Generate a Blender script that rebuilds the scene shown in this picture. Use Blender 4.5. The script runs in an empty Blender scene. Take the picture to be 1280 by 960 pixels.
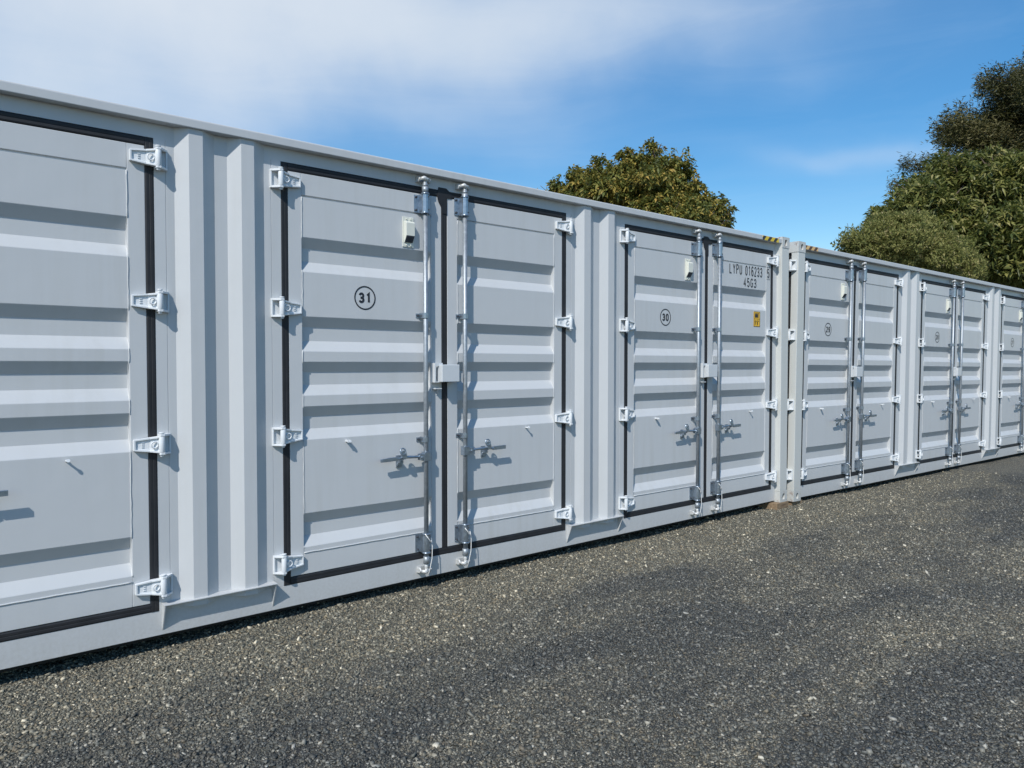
import bpy, math, random
import numpy as np
from mathutils import Vector, Matrix, Euler
rnd = random.Random(7)
rng = np.random.default_rng(11)
S = bpy.context.scene
COL = S.collection
R = math.radians

# ------------------------------------------------------------------ camera
BASE = 0.06                       # containers stand this far above the gravel
cam = bpy.data.cameras.new('camera')
cam.sensor_width = 36.0
cam.lens = 36.0 * 923.4 / 1280.0
cam.clip_start = 0.05
cam.clip_end = 3000
co = bpy.data.objects.new('camera', cam); COL.objects.link(co)
CAMP = Vector((-1.8133, -4.3612, 1.5132 + BASE))
co.location = CAMP
_yaw, _pit, _rol = 0.8752, 0.0268, -0.0007
fw = Vector((math.cos(_yaw) * math.cos(_pit), math.sin(_yaw) * math.cos(_pit), -math.sin(_pit)))
co.rotation_euler = fw.to_track_quat('-Z', 'Y').to_euler()
S.camera = co

# ------------------------------------------------------------------ light
SUN = Vector((1.68, 1.0, -1.92)).normalized()          # the way the sunlight travels
sl = bpy.data.lights.new('sun', 'SUN'); sl.energy = 4.2; sl.angle = R(0.55); sl.color = (1.0, 0.965, 0.91)
so = bpy.data.objects.new('sun', sl); COL.objects.link(so)
so.rotation_euler = SUN.to_track_quat('-Z', 'Y').to_euler()
so.location = (-10, -6, 12)

S.view_settings.view_transform = 'Standard'
S.view_settings.look = 'None'
S.view_settings.exposure = 0.0
S.view_settings.gamma = 1.0

W = bpy.data.worlds.new('World'); S.world = W; W.use_nodes = True
wt = W.node_tree; wt.nodes.clear()
def N(t, typ, **kw):
    n = t.nodes.new(typ)
    for k, v in kw.items(): setattr(n, k, v)
    return n
def MATH(t, op, a, b=None, clamp=False):
    n = t.nodes.new('ShaderNodeMath'); n.operation = op; n.use_clamp = clamp
    for i, v in enumerate((a, b)):
        if v is None: continue
        if isinstance(v, (int, float)): n.inputs[i].default_value = v
        else: t.links.new(v, n.inputs[i])
    return n.outputs[0]
def world():
    t = wt; L = t.links.new
    sky = N(t, 'ShaderNodeTexSky', sky_type='NISHITA')
    sky.sun_disc = False
    sky.sun_elevation = math.asin(-SUN.z)
    sky.sun_rotation = math.atan2(-SUN.x, -SUN.y)
    sky.altitude = 50; sky.air_density = 1.15; sky.dust_density = 0.35; sky.ozone_density = 2.2
    hs = N(t, 'ShaderNodeHueSaturation'); hs.inputs['Saturation'].default_value = 1.42; hs.inputs['Value'].default_value = 1.18
    L(sky.outputs[0], hs.inputs['Color'])
    b1 = N(t, 'ShaderNodeBackground'); b1.inputs[1].default_value = 0.115
    L(hs.outputs[0], b1.inputs[0])
    b2 = N(t, 'ShaderNodeBackground'); b2.inputs[1].default_value = 1.0
    tc = N(t, 'ShaderNodeTexCoord')
    sep = N(t, 'ShaderNodeSeparateXYZ'); L(tc.outputs['Generated'], sep.inputs[0])
    az = MATH(t, 'ARCTAN2', sep.outputs[1], sep.outputs[0])      # from +X toward +Y
    el = MATH(t, 'ARCSINE', sep.outputs[2])
    # two layers of warp
    def noise(scale, det, rough, vec=None, dim='3D', dist=0.0):
        n = N(t, 'ShaderNodeTexNoise'); n.inputs['Scale'].default_value = scale
        n.inputs['Detail'].default_value = det; n.inputs['Roughness'].default_value = rough
        n.inputs['Distortion'].default_value = dist
        L(vec or tc.outputs['Generated'], n.inputs['Vector']); return n
    w = noise(3.0, 4, .5)
    ws = N(t, 'ShaderNodeSeparateColor'); L(w.outputs['Color'], ws.inputs[0])
    azw = MATH(t, 'ADD', az, MATH(t, 'MULTIPLY', MATH(t, 'SUBTRACT', ws.outputs[0], .5), .30))
    elw = MATH(t, 'ADD', el, MATH(t, 'MULTIPLY', MATH(t, 'SUBTRACT', ws.outputs[1], .5), .16))
    def blob(a0, e0, ra, re, tilt=0.0, gain=1.0):
        da = MATH(t, 'SUBTRACT', azw, a0); de = MATH(t, 'SUBTRACT', elw, e0)
        de2 = MATH(t, 'SUBTRACT', de, MATH(t, 'MULTIPLY', da, tilt))
        q = MATH(t, 'ADD', MATH(t, 'POWER', MATH(t, 'ABSOLUTE', MATH(t, 'DIVIDE', da, ra)), 2.0),
                 MATH(t, 'POWER', MATH(t, 'ABSOLUTE', MATH(t, 'DIVIDE', de2, re)), 2.0))
        return MATH(t, 'MULTIPLY', MATH(t, 'EXPONENT', MATH(t, 'MULTIPLY', q, -1.0)), gain)
    bl = [blob(*b) for b in CLOUDS]
    m = bl[0]
    for b in bl[1:]: m = MATH(t, 'ADD', m, b)
    fine = noise(5.0, 7, .55, dist=.4)
    # streaks: direction space stretched along azimuth
    mp = N(t, 'ShaderNodeMapping'); mp.inputs['Scale'].default_value = (1.6, 1.6, 9.0); mp.inputs['Rotation'].default_value = (.12, .05, 0)
    L(tc.outputs['Generated'], mp.inputs[0])
    st = noise(2.2, 8, .6, mp.outputs[0], dist=.8)
    f1 = MATH(t, 'MULTIPLY', MATH(t, 'SUBTRACT', fine.outputs[0], .5), .65)
    f2 = MATH(t, 'MULTIPLY', MATH(t, 'SUBTRACT', st.outputs[0], .46), 1.0)
    mm = MATH(t, 'MAXIMUM', MATH(t, 'MULTIPLY', m, MATH(t, 'ADD', .95, MATH(t, 'ADD', MATH(t, 'MULTIPLY', f1, 1.7), MATH(t, 'MULTIPLY', f2, .5)))), 0.0)
    wisp = MATH(t, 'MULTIPLY', MATH(t, 'MAXIMUM', f2, 0.0), 0.13)
    mm = MATH(t, 'ADD', mm, wisp)
    mm = MATH(t, 'SUBTRACT', 1.0, MATH(t, 'EXPONENT', MATH(t, 'MULTIPLY', mm, -2.3)), True)
    mm = MATH(t, 'MULTIPLY', mm, .94)
    cr = N(t, 'ShaderNodeValToRGB')
    cr.color_ramp.elements[0].position = 0.15; cr.color_ramp.elements[0].color = (0.50, 0.68, 0.92, 1)
    cr.color_ramp.elements[1].position = 0.9; cr.color_ramp.elements[1].color = (0.73, 0.80, 0.885, 1)
    L(mm, cr.inputs[0]); tex = noise(2.4, 6, .55, dist=.3)
    vv = N(t, 'ShaderNodeMix', data_type='RGBA'); vv.blend_type = 'MULTIPLY'; vv.inputs[0].default_value = 1
    tr = N(t, 'ShaderNodeValToRGB'); tr.color_ramp.elements[0].position = .35; tr.color_ramp.elements[0].color = (.90, .935, .97, 1); tr.color_ramp.elements[1].position = .65; tr.color_ramp.elements[1].color = (1.06, 1.04, 1.02, 1)
    L(tex.outputs[0], tr.inputs[0]); L(cr.outputs[0], vv.inputs[6]); L(tr.outputs[0], vv.inputs[7]); L(vv.outputs[2], b2.inputs[0])
    mx = N(t, 'ShaderNodeMixShader'); L(mm, mx.inputs[0]); L(b1.outputs[0], mx.inputs[1]); L(b2.outputs[0], mx.inputs[2])
    out = N(t, 'ShaderNodeOutputWorld'); L(mx.outputs[0], out.inputs[0])
# azimuth, elevation, half widths (radians), tilt, gain
CLOUDS = [(1.30, .43, .34, .10, .06, 1.5), (0.98, .43, .22, .045, .10, .80), (1.46, .27, .22, .085, .0, .8), (0.70, .44, .22, .055, .12, .32), (0.40, .46, .28, .10, .0, .07), (0.40, .25, .12, .016, .12, .20), (0.95, .30, .30, .03, .05, .03)]
world()

# ------------------------------------------------------------------ helpers
def link(o, parent=None):
    COL.objects.link(o)
    if parent is not None: o.parent = parent
    return o
class MB:
    """collects boxes, prisms, tubes and turns them into one mesh object"""
    def __init__(s): s.v = []; s.f = []; s.sm = []
    def add(s, vs, fs, smooth=False):
        b = len(s.v); s.v += [tuple(v) for v in vs]
        s.f += [tuple(b + i for i in f) for f in fs]; s.sm += [smooth] * len(fs)
        return s
    def box(s, x0, x1, y0, y1, z0, z1):
        if x0 > x1: x0, x1 = x1, x0
        if y0 > y1: y0, y1 = y1, y0
        if z0 > z1: z0, z1 = z1, z0
        return s.add([(x0,y0,z0),(x1,y0,z0),(x1,y1,z0),(x0,y1,z0),(x0,y0,z1),(x1,y0,z1),(x1,y1,z1),(x0,y1,z1)],
                     [(0,3,2,1),(4,5,6,7),(0,1,5,4),(1,2,6,5),(2,3,7,6),(3,0,4,7)])
    def prism(s, pts, a, b, axis):
        """pts: closed outline in the plane across axis ('x': (y,z), 'y': (x,z), 'z': (x,y))"""
        n = len(pts)
        def P(p, t): return {'x': (t, p[0], p[1]), 'y': (p[0], t, p[1]), 'z': (p[0], p[1], t)}[axis]
        vs = [P(p, a) for p in pts] + [P(p, b) for p in pts]
        fs = [tuple(range(n))[::-1], tuple(range(n, 2 * n))] + [(i, (i + 1) % n, n + (i + 1) % n, n + i) for i in range(n)]
        return s.add(vs, fs)
    def sheet(s, prof, a, b, axis):
        """open profile swept along axis"""
        n = len(prof)
        def P(p, t): return {'x': (t, p[0], p[1]), 'z': (p[0], p[1], t)}[axis]
        vs = [P(p, a) for p in prof] + [P(p, b) for p in prof]
        return s.add(vs, [(i, i + 1, n + i + 1, n + i) for i in range(n - 1)])
    def tube(s, pts, rad, n=10, cap=True):
        pts = [Vector(p) for p in pts]
        rads = rad if isinstance(rad, (list, tuple)) else [rad] * len(pts)
        b = []; prev = None
        for i, p in enumerate(pts):
            d = (pts[min(i + 1, len(pts) - 1)] - pts[max(i - 1, 0)]).normalized()
            if prev is None:
                u = d.orthogonal().normalized()
            else:
                u = (prev - d * prev.dot(d)).normalized()
            prev = u; w = d.cross(u)
            for k in range(n):
                a = 2 * math.pi * k / n
                b.append(p + (u * math.cos(a) + w * math.sin(a)) * rads[i])
        fs = []
        for i in range(len(pts) - 1):
            for k in range(n):
                fs.append((i*n + k, i*n + (k+1) % n, (i+1)*n + (k+1) % n, (i+1)*n + k))
        s.add(b, fs, True)
        if cap:
            o = len(s.v) - len(b)
            s.f += [tuple(o + k for k in range(n))[::-1], tuple(o + (len(pts)-1)*n + k for k in range(n))]; s.sm += [False, False]
        return s
    def cyl(s, p, q, r, n=12): return s.tube([p, q], r, n)
    def mark(s): s.cut = len(s.f)
    def build(s, name, mat, parent=None, bevel=0.0, mat2=None):
        me = bpy.data.meshes.new(name)
        me.from_pydata(s.v, [], s.f)
        me.polygons.foreach_set('use_smooth', s.sm)
        me.materials.append(mat)
        if mat2:
            me.materials.append(mat2); me.polygons.foreach_set('material_index', [0 if i < s.cut else 1 for i in range(len(s.f))])
        import bmesh
        bm = bmesh.new(); bm.from_mesh(me); bmesh.ops.recalc_face_normals(bm, faces=bm.faces); bm.to_mesh(me); bm.free()
        o = bpy.data.objects.new(name, me); link(o, parent)
        if bevel:
            m = o.modifiers.new('bevel', 'BEVEL'); m.width = bevel; m.segments = 2; m.limit_method = 'ANGLE'; m.angle_limit = R(35)
        return o
def raw_mesh(name, V, F, mat, parent=None, attr=None, smooth=False):
    """V (n,3) array, F (m,k) array"""
    me = bpy.data.meshes.new(name)
    k = F.shape[1]
    me.vertices.add(len(V)); me.vertices.foreach_set('co', V.astype(np.float32).ravel())
    me.loops.add(F.size); me.loops.foreach_set('vertex_index', F.astype(np.int32).ravel())
    me.polygons.add(len(F)); me.polygons.foreach_set('loop_start', (np.arange(len(F)) * k).astype(np.int32))
    me.polygons.foreach_set('loop_total', np.full(len(F), k, np.int32))
    if smooth: me.polygons.foreach_set('use_smooth', np.ones(len(F), bool))
    me.update(calc_edges=True); me.validate()
    if attr is not None:
        a = me.attributes.new('tone', 'FLOAT', 'POINT'); a.data.foreach_set('value', attr.astype(np.float32))
    me.materials.append(mat)
    o = bpy.data.objects.new(name, me); link(o, parent)
    return o
def tag(o, label=None, cat=None, group=None, kind=None):
    if label: o['label'] = label
    if cat: o['category'] = cat
    if group: o['group'] = group
    if kind: o['kind'] = kind
    return o
def empty(name, loc=(0, 0, 0)):
    o = bpy.data.objects.new(name, None); o.location = loc; o.empty_display_size = .2
    return link(o)

# ------------------------------------------------------------------ materials
def mat(name):
    m = bpy.data.materials.new(name); m.use_nodes = True
    t = m.node_tree; bs = t.nodes['Principled BSDF']
    return m, t, bs
def nz(t, scale, det=4, rough=.5, vec=None, dist=0):
    n = t.nodes.new('ShaderNodeTexNoise'); n.inputs['Scale'].default_value = scale
    n.inputs['Detail'].default_value = det; n.inputs['Roughness'].default_value = rough; n.inputs['Distortion'].default_value = dist
    if vec is not None: t.links.new(vec, n.inputs['Vector'])
    return n
def ramp(t, fac, stops):
    r = t.nodes.new('ShaderNodeValToRGB'); e = r.color_ramp.elements
    while len(e) < len(stops): e.new(.5)
    for i, (p, c) in enumerate(stops):
        e[i].position = p; e[i].color = (c[0], c[1], c[2], 1) if len(c) == 3 else c
    t.links.new(fac, r.inputs[0]); return r
def mixc(t, fac, a, b, mode='MIX'):
    n = t.nodes.new('ShaderNodeMix'); n.data_type = 'RGBA'; n.blend_type = mode
    for s, v in ((0, fac), (6, a), (7, b)):
        if isinstance(v, (int, float)): n.inputs[s].default_value = v
        elif isinstance(v, tuple): n.inputs[s].default_value = (*v, 1)
        else: t.links.new(v, n.inputs[s])
    return n.outputs[2]
def paint(name, base, rough=.42, dirt=.5, rust=0.0, spec=.5):
    m, t, bs = mat(name); L = t.links.new
    g = t.nodes.new('ShaderNodeNewGeometry'); pos = g.outputs['Position']
    big = nz(t, .9, 3, .5, pos)
    mp = t.nodes.new('ShaderNodeMapping'); mp.inputs['Scale'].default_value = (14, 14, .9); L(pos, mp.inputs[0])
    streak = nz(t, 1.0, 5, .6, mp.outputs[0])
    spk = nz(t, 55, 3, .6, pos)
    dcol = tuple(c * k for c, k in zip(base, (.80, .78, .72)))
    f = MATH(t, 'MULTIPLY', MATH(t, 'MULTIPLY', ramp(t, streak.outputs[0], [(.45, (0,0,0)), (.8, (1,1,1))]).outputs[0],
             ramp(t, big.outputs[0], [(.35, (0,0,0)), (.7, (1,1,1))]).outputs[0]), dirt)
    c = mixc(t, f, base, dcol)
    # splash grime just above the gravel
    sx = t.nodes.new('ShaderNodeSeparateXYZ'); L(pos, sx.inputs[0])
    low = MATH(t, 'MULTIPLY', MATH(t, 'SUBTRACT', 1.0, MATH(t, 'DIVIDE', sx.outputs[2], .34), True),
               ramp(t, spk.outputs[0], [(.3, (.2,.2,.2)), (.7, (1,1,1))]).outputs[0])
    c = mixc(t, MATH(t, 'MULTIPLY', low, .42), c, (.30, .285, .25))
    if rust:
        rn = nz(t, 16, 6, .7, pos)
        rf = ramp(t, rn.outputs[0], [(.62 - rust * .12, (0,0,0)), (.66, (1,1,1))]).outputs[0]
        c = mixc(t, MATH(t, 'MULTIPLY', rf, .85), c, (.19, .085, .045))
    L(c, bs.inputs['Base Color'])
    rr = MATH(t, 'ADD', rough, MATH(t, 'MULTIPLY', MATH(t, 'SUBTRACT', big.outputs[0], .5), .25)); L(rr, bs.inputs['Roughness'])
    bs.inputs['Specular IOR Level'].default_value = spec
    b1 = t.nodes.new('ShaderNodeBump'); b1.inputs['Strength'].default_value = .16; b1.inputs['Distance'].default_value = .01
    wav = nz(t, 5.5, 2, .5, pos); L(wav.outputs[0], b1.inputs['Height'])
    b2 = t.nodes.new('ShaderNodeBump'); b2.inputs['Strength'].default_value = .05; b2.inputs['Distance'].default_value = .001
    op = nz(t, 260, 2, .5, pos); L(op.outputs[0], b2.inputs['Height']); L(b1.outputs[0], b2.inputs['Normal'])
    L(b2.outputs[0], bs.inputs['Normal'])
    return m
PAINT = paint('grey_container_paint', (.53, .547, .556))
RAILP = paint('warm_grey_rail_paint', (.50, .52, .53), rough=.5)
FRAMEP = paint('pale_post_paint', (.55, .565, .545), rust=.0)
CAST = paint('casting_paint', (.52, .535, .52), rust=.55, rough=.55)
HINGE = paint('white_hinge_paint', (.68, .71, .73), rough=.38, dirt=.2)
BOXP = paint('lock_box_paint', (.57, .60, .62), rough=.4, dirt=.1)
VENT = paint('cream_vent_plastic', (.66, .67, .60), rough=.5, dirt=.2)
def rubber():
    m, t, bs = mat('black_rubber'); g = t.nodes.new('ShaderNodeNewGeometry')
    n = nz(t, 9, 4, .6, g.outputs['Position'])
    t.links.new(ramp(t, n.outputs[0], [(.3, (.010,.011,.013)), (.8, (.021,.022,.026))]).outputs[0], bs.inputs['Base Color'])
    bs.inputs['Roughness'].default_value = .62; return m
RUB = rubber()
def zinc(name, c, rough, metal=.85):
    m, t, bs = mat(name); g = t.nodes.new('ShaderNodeNewGeometry'); L = t.links.new
    n = nz(t, 38, 5, .65, g.outputs['Position'])
    a = tuple(x * .72 for x in c)
    L(ramp(t, n.outputs[0], [(.3, a), (.7, c)]).outputs[0], bs.inputs['Base Color'])
    L(MATH(t, 'ADD', rough - .1, MATH(t, 'MULTIPLY', n.outputs[0], .25)), bs.inputs['Roughness'])
    bs.inputs['Metallic'].default_value = metal
    b = t.nodes.new('ShaderNodeBump'); b.inputs['Strength'].default_value = .15; b.inputs['Distance'].default_value = .002
    L(n.outputs[0], b.inputs['Height']); L(b.outputs[0], bs.inputs['Normal'])
    return m
ZINC = zinc('zinc_plated_steel', (.40, .47, .545), .30)
BARM = zinc('galvanised_bar', (.37, .41, .445), .46, .55)
CAMM = zinc('cast_cam_steel', (.66, .67, .66), .5, .35)
def plain(name, c, rough=.6):
    m, t, bs = mat(name); g = t.nodes.new('ShaderNodeNewGeometry')
    n = nz(t, 30, 4, .6, g.outputs['Position'])
    t.links.new(ramp(t, n.outputs[0], [(.3, tuple(x * .85 for x in c)), (.7, c)]).outputs[0], bs.inputs['Base Color'])
    bs.inputs['Roughness'].default_value = rough; return m
INK = plain('black_vinyl', (.018, .020, .028), .45)
BOLT = plain('dark_bolt', (.05, .055, .07), .45)
WIRE = plain('white_cable', (.72, .72, .70), .4)
YEL = plain('yellow_vinyl', (.86, .50, .03), .45)
UNDER = plain('black_underside_shade', (.02, .02, .02), .9)  # near black, puts the shade beneath the containers into the colour
def hazard(name, yellow, black):
    m, t, bs = mat(name); L = t.links.new
    g = t.nodes.new('ShaderNodeNewGeometry'); s = t.nodes.new('ShaderNodeSeparateXYZ'); L(g.outputs['Position'], s.inputs[0])
    v = MATH(t, 'FRACT', MATH(t, 'DIVIDE', MATH(t, 'SUBTRACT', s.outputs[0], MATH(t, 'MULTIPLY', s.outputs[2], 1.0)), .115))
    c = mixc(t, MATH(t, 'LESS_THAN', v, .48), yellow, black); L(c, bs.inputs['Base Color']); bs.inputs['Roughness'].default_value = .5
    return m
HAZ = hazard('hazard_tape', (.72, .52, .04), (.03, .03, .035))
HAZ2 = hazard('faded_hazard_tape', (.72, .47, .20), (.10, .05, .03))
def timber():
    m, t, bs = mat('timber'); L = t.links.new
    g = t.nodes.new('ShaderNodeNewGeometry'); mp = t.nodes.new('ShaderNodeMapping'); mp.inputs['Scale'].default_value = (6, 60, 60); L(g.outputs['Position'], mp.inputs[0])
    n = nz(t, 1, 5, .6, mp.outputs[0])
    L(ramp(t, n.outputs[0], [(.3, (.13, .085, .05)), (.7, (.30, .215, .13))]).outputs[0], bs.inputs['Base Color'])
    bs.inputs['Roughness'].default_value = .85; return m
WOOD = timber()

# ------------------------------------------------------------------ ground
GAP_A = (.35, .34, .31)
def chip_colors(t, fac):
    return ramp(t, fac, [(0.0, (.050,.052,.049)), (.22, (.078,.081,.075)), (.30, (.130,.113,.088)), (.37, (.088,.092,.086)), (.58, (.122,.123,.110)), (.66, (.172,.150,.112)), (.72, (.135,.138,.128)), (.86, (.19,.186,.165)), (.96, (.29,.275,.235)), (1.0, (.50,.48,.43))])
def large_tone(t, pos):
    """0 = clean dark blue-grey chips where wheels run, 1 = dusty tan chips by the containers"""
    mp = t.nodes.new('ShaderNodeMapping'); mp.inputs['Scale'].default_value = (.55, 1.25, 1); mp.inputs['Rotation'].default_value = (0, 0, .12); t.links.new(pos, mp.inputs[0])
    a = nz(t, .8, 5, .6, mp.outputs[0], .8); b = nz(t, 2.6, 4, .6, mp.outputs[0])
    s = t.nodes.new('ShaderNodeSeparateXYZ'); t.links.new(pos, s.inputs[0])
    near = MATH(t, 'MULTIPLY', MATH(t, 'ADD', 1.0, MATH(t, 'DIVIDE', s.outputs[1], .9), True), .42)
    v = MATH(t, 'ADD', MATH(t, 'MULTIPLY', a.outputs[0], .9), MATH(t, 'MULTIPLY', b.outputs[0], .35))
    v = MATH(t, 'ADD', v, near)
    return ramp(t, v, [(.54, (0,0,0)), (.80, (1,1,1))]).outputs[0]
def gravel_mat():
    m, t, bs = mat('gravel_ground'); L = t.links.new
    g = t.nodes.new('ShaderNodeNewGeometry'); pos = g.outputs['Position']
    w = nz(t, 45, 2, .5, pos)
    wp = t.nodes.new('ShaderNodeVectorMath'); wp.operation = 'MULTIPLY_ADD'; L(w.outputs['Color'], wp.inputs[0]); wp.inputs[1].default_value = (.012,)*3; L(pos, wp.inputs[2])
    vo = t.nodes.new('ShaderNodeTexVoronoi'); vo.inputs['Scale'].default_value = 100; L(wp.outputs[0], vo.inputs['Vector'])
    vd = t.nodes.new('ShaderNodeTexVoronoi'); vd.feature = 'DISTANCE_TO_EDGE'; vd.inputs['Scale'].default_value = 100; L(wp.outputs[0], vd.inputs['Vector'])
    sc = t.nodes.new('ShaderNodeSeparateColor'); L(vo.outputs['Color'], sc.inputs[0])
    c = chip_colors(t, MATH(t, 'POWER', sc.outputs[0], 1.25))
    tone = large_tone(t, pos)
    c1 = mixc(t, 1.0, c.outputs[0], mixc(t, tone, (.73, .745, .735), (1.48, 1.39, 1.17)), 'MULTIPLY')
    binder = ramp(t, vd.outputs[0], [(.0, (0,0,0)), (.09, (1,1,1))]).outputs[0]
    c2 = mixc(t, binder, (.028, .028, .028), c1)
    L(c2, bs.inputs['Base Color']); bs.inputs['Roughness'].default_value = .78
    bp = t.nodes.new('ShaderNodeBump'); bp.inputs['Strength'].default_value = 1.0; bp.inputs['Distance'].default_value = .006
    hgt = MATH(t, 'ADD', MATH(t, 'MINIMUM', MATH(t, 'MULTIPLY', vd.outputs[0], 3.0), .8), MATH(t, 'MULTIPLY', sc.outputs[1], .9))
    L(hgt, bp.inputs['Height']); L(bp.outputs[0], bs.inputs['Normal'])
    return m
def stone_mat():
    m, t, bs = mat('stone_chips'); L = t.links.new
    g = t.nodes.new('ShaderNodeNewGeometry'); pos = g.outputs['Position']
    at = t.nodes.new('ShaderNodeAttribute'); at.attribute_name = 'tone'
    c = chip_colors(t, at.outputs['Fac'])
    tone = large_tone(t, pos)
    c1 = mixc(t, 1.0, c.outputs[0], mixc(t, tone, (.73, .745, .735), (1.48, 1.39, 1.17)), 'MULTIPLY')
    n = nz(t, 300, 3, .6, pos)
    c2 = mixc(t, .5, c1, mixc(t, 1.0, c1, ramp(t, n.outputs[0], [(.3, (.6,.6,.6)), (.7, (1.4,1.4,1.4))]).outputs[0], 'MULTIPLY'))
    L(c2, bs.inputs['Base Color']); bs.inputs['Roughness'].default_value = .62
    return m
GRAV = gravel_mat(); STONE = stone_mat()
def gheight(x, y):
    """gentle unevenness of the yard; falls a little toward the far end"""
    h = .008 * np.sin(x * 1.3 + y * .7) + .006 * np.sin(x * 2.9 - y * 2.1 + 1) - .012
    return h - .0045 * np.clip(x - 5.5, 0, 40)
def ground():
    xs = np.concatenate([np.linspace(-2500, -12, 14), np.arange(-11, 24, .25), np.linspace(25, 60, 16), np.linspace(80, 2500, 12)])
    ys = np.concatenate([np.linspace(-2500, -10, 12), np.arange(-9, 9, .25), np.linspace(10, 60, 14), np.linspace(90, 2500, 12)])
    X, Y = np.meshgrid(xs, ys, indexing='ij')
    Z = gheight(X, Y)
    V = np.stack([X, Y, Z], -1).reshape(-1, 3)
    n, m = len(xs), len(ys)
    i, j = np.meshgrid(np.arange(n - 1), np.arange(m - 1), indexing='ij')
    a = (i * m + j).ravel()
    F = np.stack([a, a + m, a + m + 1, a + 1], -1)
    o = raw_mesh('ground', V, F, GRAV, smooth=True)
    tag(o, 'dark chip gravel yard in front of the containers', 'ground', kind='structure')
ground()
def stones():
    # irregular chips scattered where the yard lies near enough to see single stones
    dens = 10500
    x0, x1, y0, y1 = -3.0, 10.5, -4.2, .35
    n = int((x1 - x0) * (y1 - y0) * dens)
    p = np.stack([rng.uniform(x0, x1, n), rng.uniform(y0, y1, n)], -1)
    f = np.array([math.cos(_yaw), math.sin(_yaw)]); r = np.array([f[1], -f[0]])
    q = p - np.array([CAMP.x, CAMP.y]); dep = q @ f; lat = q @ r
    keep = (dep > 1.6) & (np.abs(lat) < dep * .80 + .5) & (rng.uniform(0, 1, n) < np.clip(1.5 - dep * .13, .12, 1))
    p = p[keep]; n = len(p)
    size = rng.lognormal(math.log(.0048), .38, n).clip(.0026, .015)
    base = np.array([[-1,-1,-1],[1,-1,-1],[1,1,-1],[-1,1,-1],[-1,-1,1],[1,-1,1],[1,1,1],[-1,1,1]], float)
    V = np.repeat(base[None], n, 0) * rng.uniform(.35, 1.15, (n, 8, 3))
    V *= np.stack([rng.uniform(.8, 1.5, n), rng.uniform(.55, 1.0, n), rng.uniform(.3, .75, n)], -1)[:, None]
    a = rng.uniform(0, 2 * math.pi, n); b = rng.normal(0, .35, n); c = rng.normal(0, .35, n)
    ca, sa, cb, sb, cc, sc = np.cos(a), np.sin(a), np.cos(b), np.sin(b), np.cos(c), np.sin(c)
    y = V[..., 1] * cb[:, None] - V[..., 2] * sb[:, None]; z = V[..., 1] * sb[:, None] + V[..., 2] * cb[:, None]; x = V[..., 0]
    x, z = x * cc[:, None] + z * sc[:, None], -x * sc[:, None] + z * cc[:, None]
    x, y = x * ca[:, None] - y * sa[:, None], x * sa[:, None] + y * ca[:, None]
    V = np.stack([x, y, z], -1) * size[:, None, None]
    V[..., 0] += p[:, 0:1]; V[..., 1] += p[:, 1:2]; V[..., 2] += (gheight(p[:, 0], p[:, 1]) + size * rng.uniform(.05, .5, n))[:, None]
    fb = np.array([[0,3,2,1],[4,5,6,7],[0,1,5,4],[1,2,6,5],[2,3,7,6],[3,0,4,7]])
    F = (fb[None] + (np.arange(n) * 8)[:, None, None]).reshape(-1, 4)
    tone = np.repeat(rng.uniform(0, 1, n) ** 1.25, 8)
    o = raw_mesh('gravel_chips', V.reshape(-1, 3), F, STONE, attr=tone)
    tag(o, 'loose grey and tan stone chips covering the yard', 'gravel', kind='stuff')
    print('stones', n)
stones()

# ------------------------------------------------------------------ writing
def arc(cx, cz, rx, rz, a0, a1, n=10):
    return [(cx + rx * math.cos(R(a0 + (a1 - a0) * i / n)), cz + rz * math.sin(R(a0 + (a1 - a0) * i / n))) for i in range(n + 1)]
GLYPH = {      # narrow stencil-like industrial letters on a 0..1 by 0..1 cell, as pen strokes
    'L': [[(0, 1), (0, 0), (1, 0)]], 'Y': [[(0, 1), (.5, .5), (1, 1)], [(.5, .5), (.5, 0)]],
    'P': [[(0, 0), (0, 1), (.5, 1)] + arc(.55, .76, .45, .24, 90, -90) + [(0, .52)]],
    'U': [[(0, 1), (0, .3)] + arc(.5, .3, .5, .3, 180, 360) + [(1, 1)]],
    '0': [arc(.5, .72, .5, .28, 0, 180) + arc(.5, .28, .5, .28, 180, 360) + [(1, .72)]],
    '1': [[(.15, .80), (.6, 1), (.6, 0)]],
    '2': [arc(.5, .73, .5, .27, 170, -20) + [(0, 0), (1, 0)]],
    '3': [[(.0, .80)] + arc(.48, .75, .48, .25, 150, -90) + [(.2, .5)], arc(.46, .26, .54, .26, 85, -160)],
    '4': [[(.72, 0), (.72, 1), (0, .28), (1, .28)]],
    '5': [[(.92, 1), (.12, 1), (.06, .55)] + arc(.5, .32, .5, .32, 120, -155)],
    '6': [arc(.5, .72, .48, .28, 30, 180) + [(0, .3)] + arc(.5, .3, .5, .3, 180, 540, 18)],
    '7': [[(0, 1), (1, 1), (.38, 0)]],
    '8': [arc(.5, .76, .44, .24, 0, 360, 18), arc(.5, .27, .5, .27, 0, 360, 18)],
    '9': [arc(.5, .28, .48, .28, 210, 360) + [(1, .7)] + arc(.5, .7, .5, .3, 0, 360, 18)],
    'G': [arc(.5, .72, .5, .28, 25, 180) + arc(.5, .28, .5, .28, 180, 360) + [(1, .46), (.55, .46)]],
    "'": [[(.5, 1), (.4, .72)]], '"': [[(.25, 1), (.25, .74)], [(.7, 1), (.7, .74)]],
}
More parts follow.
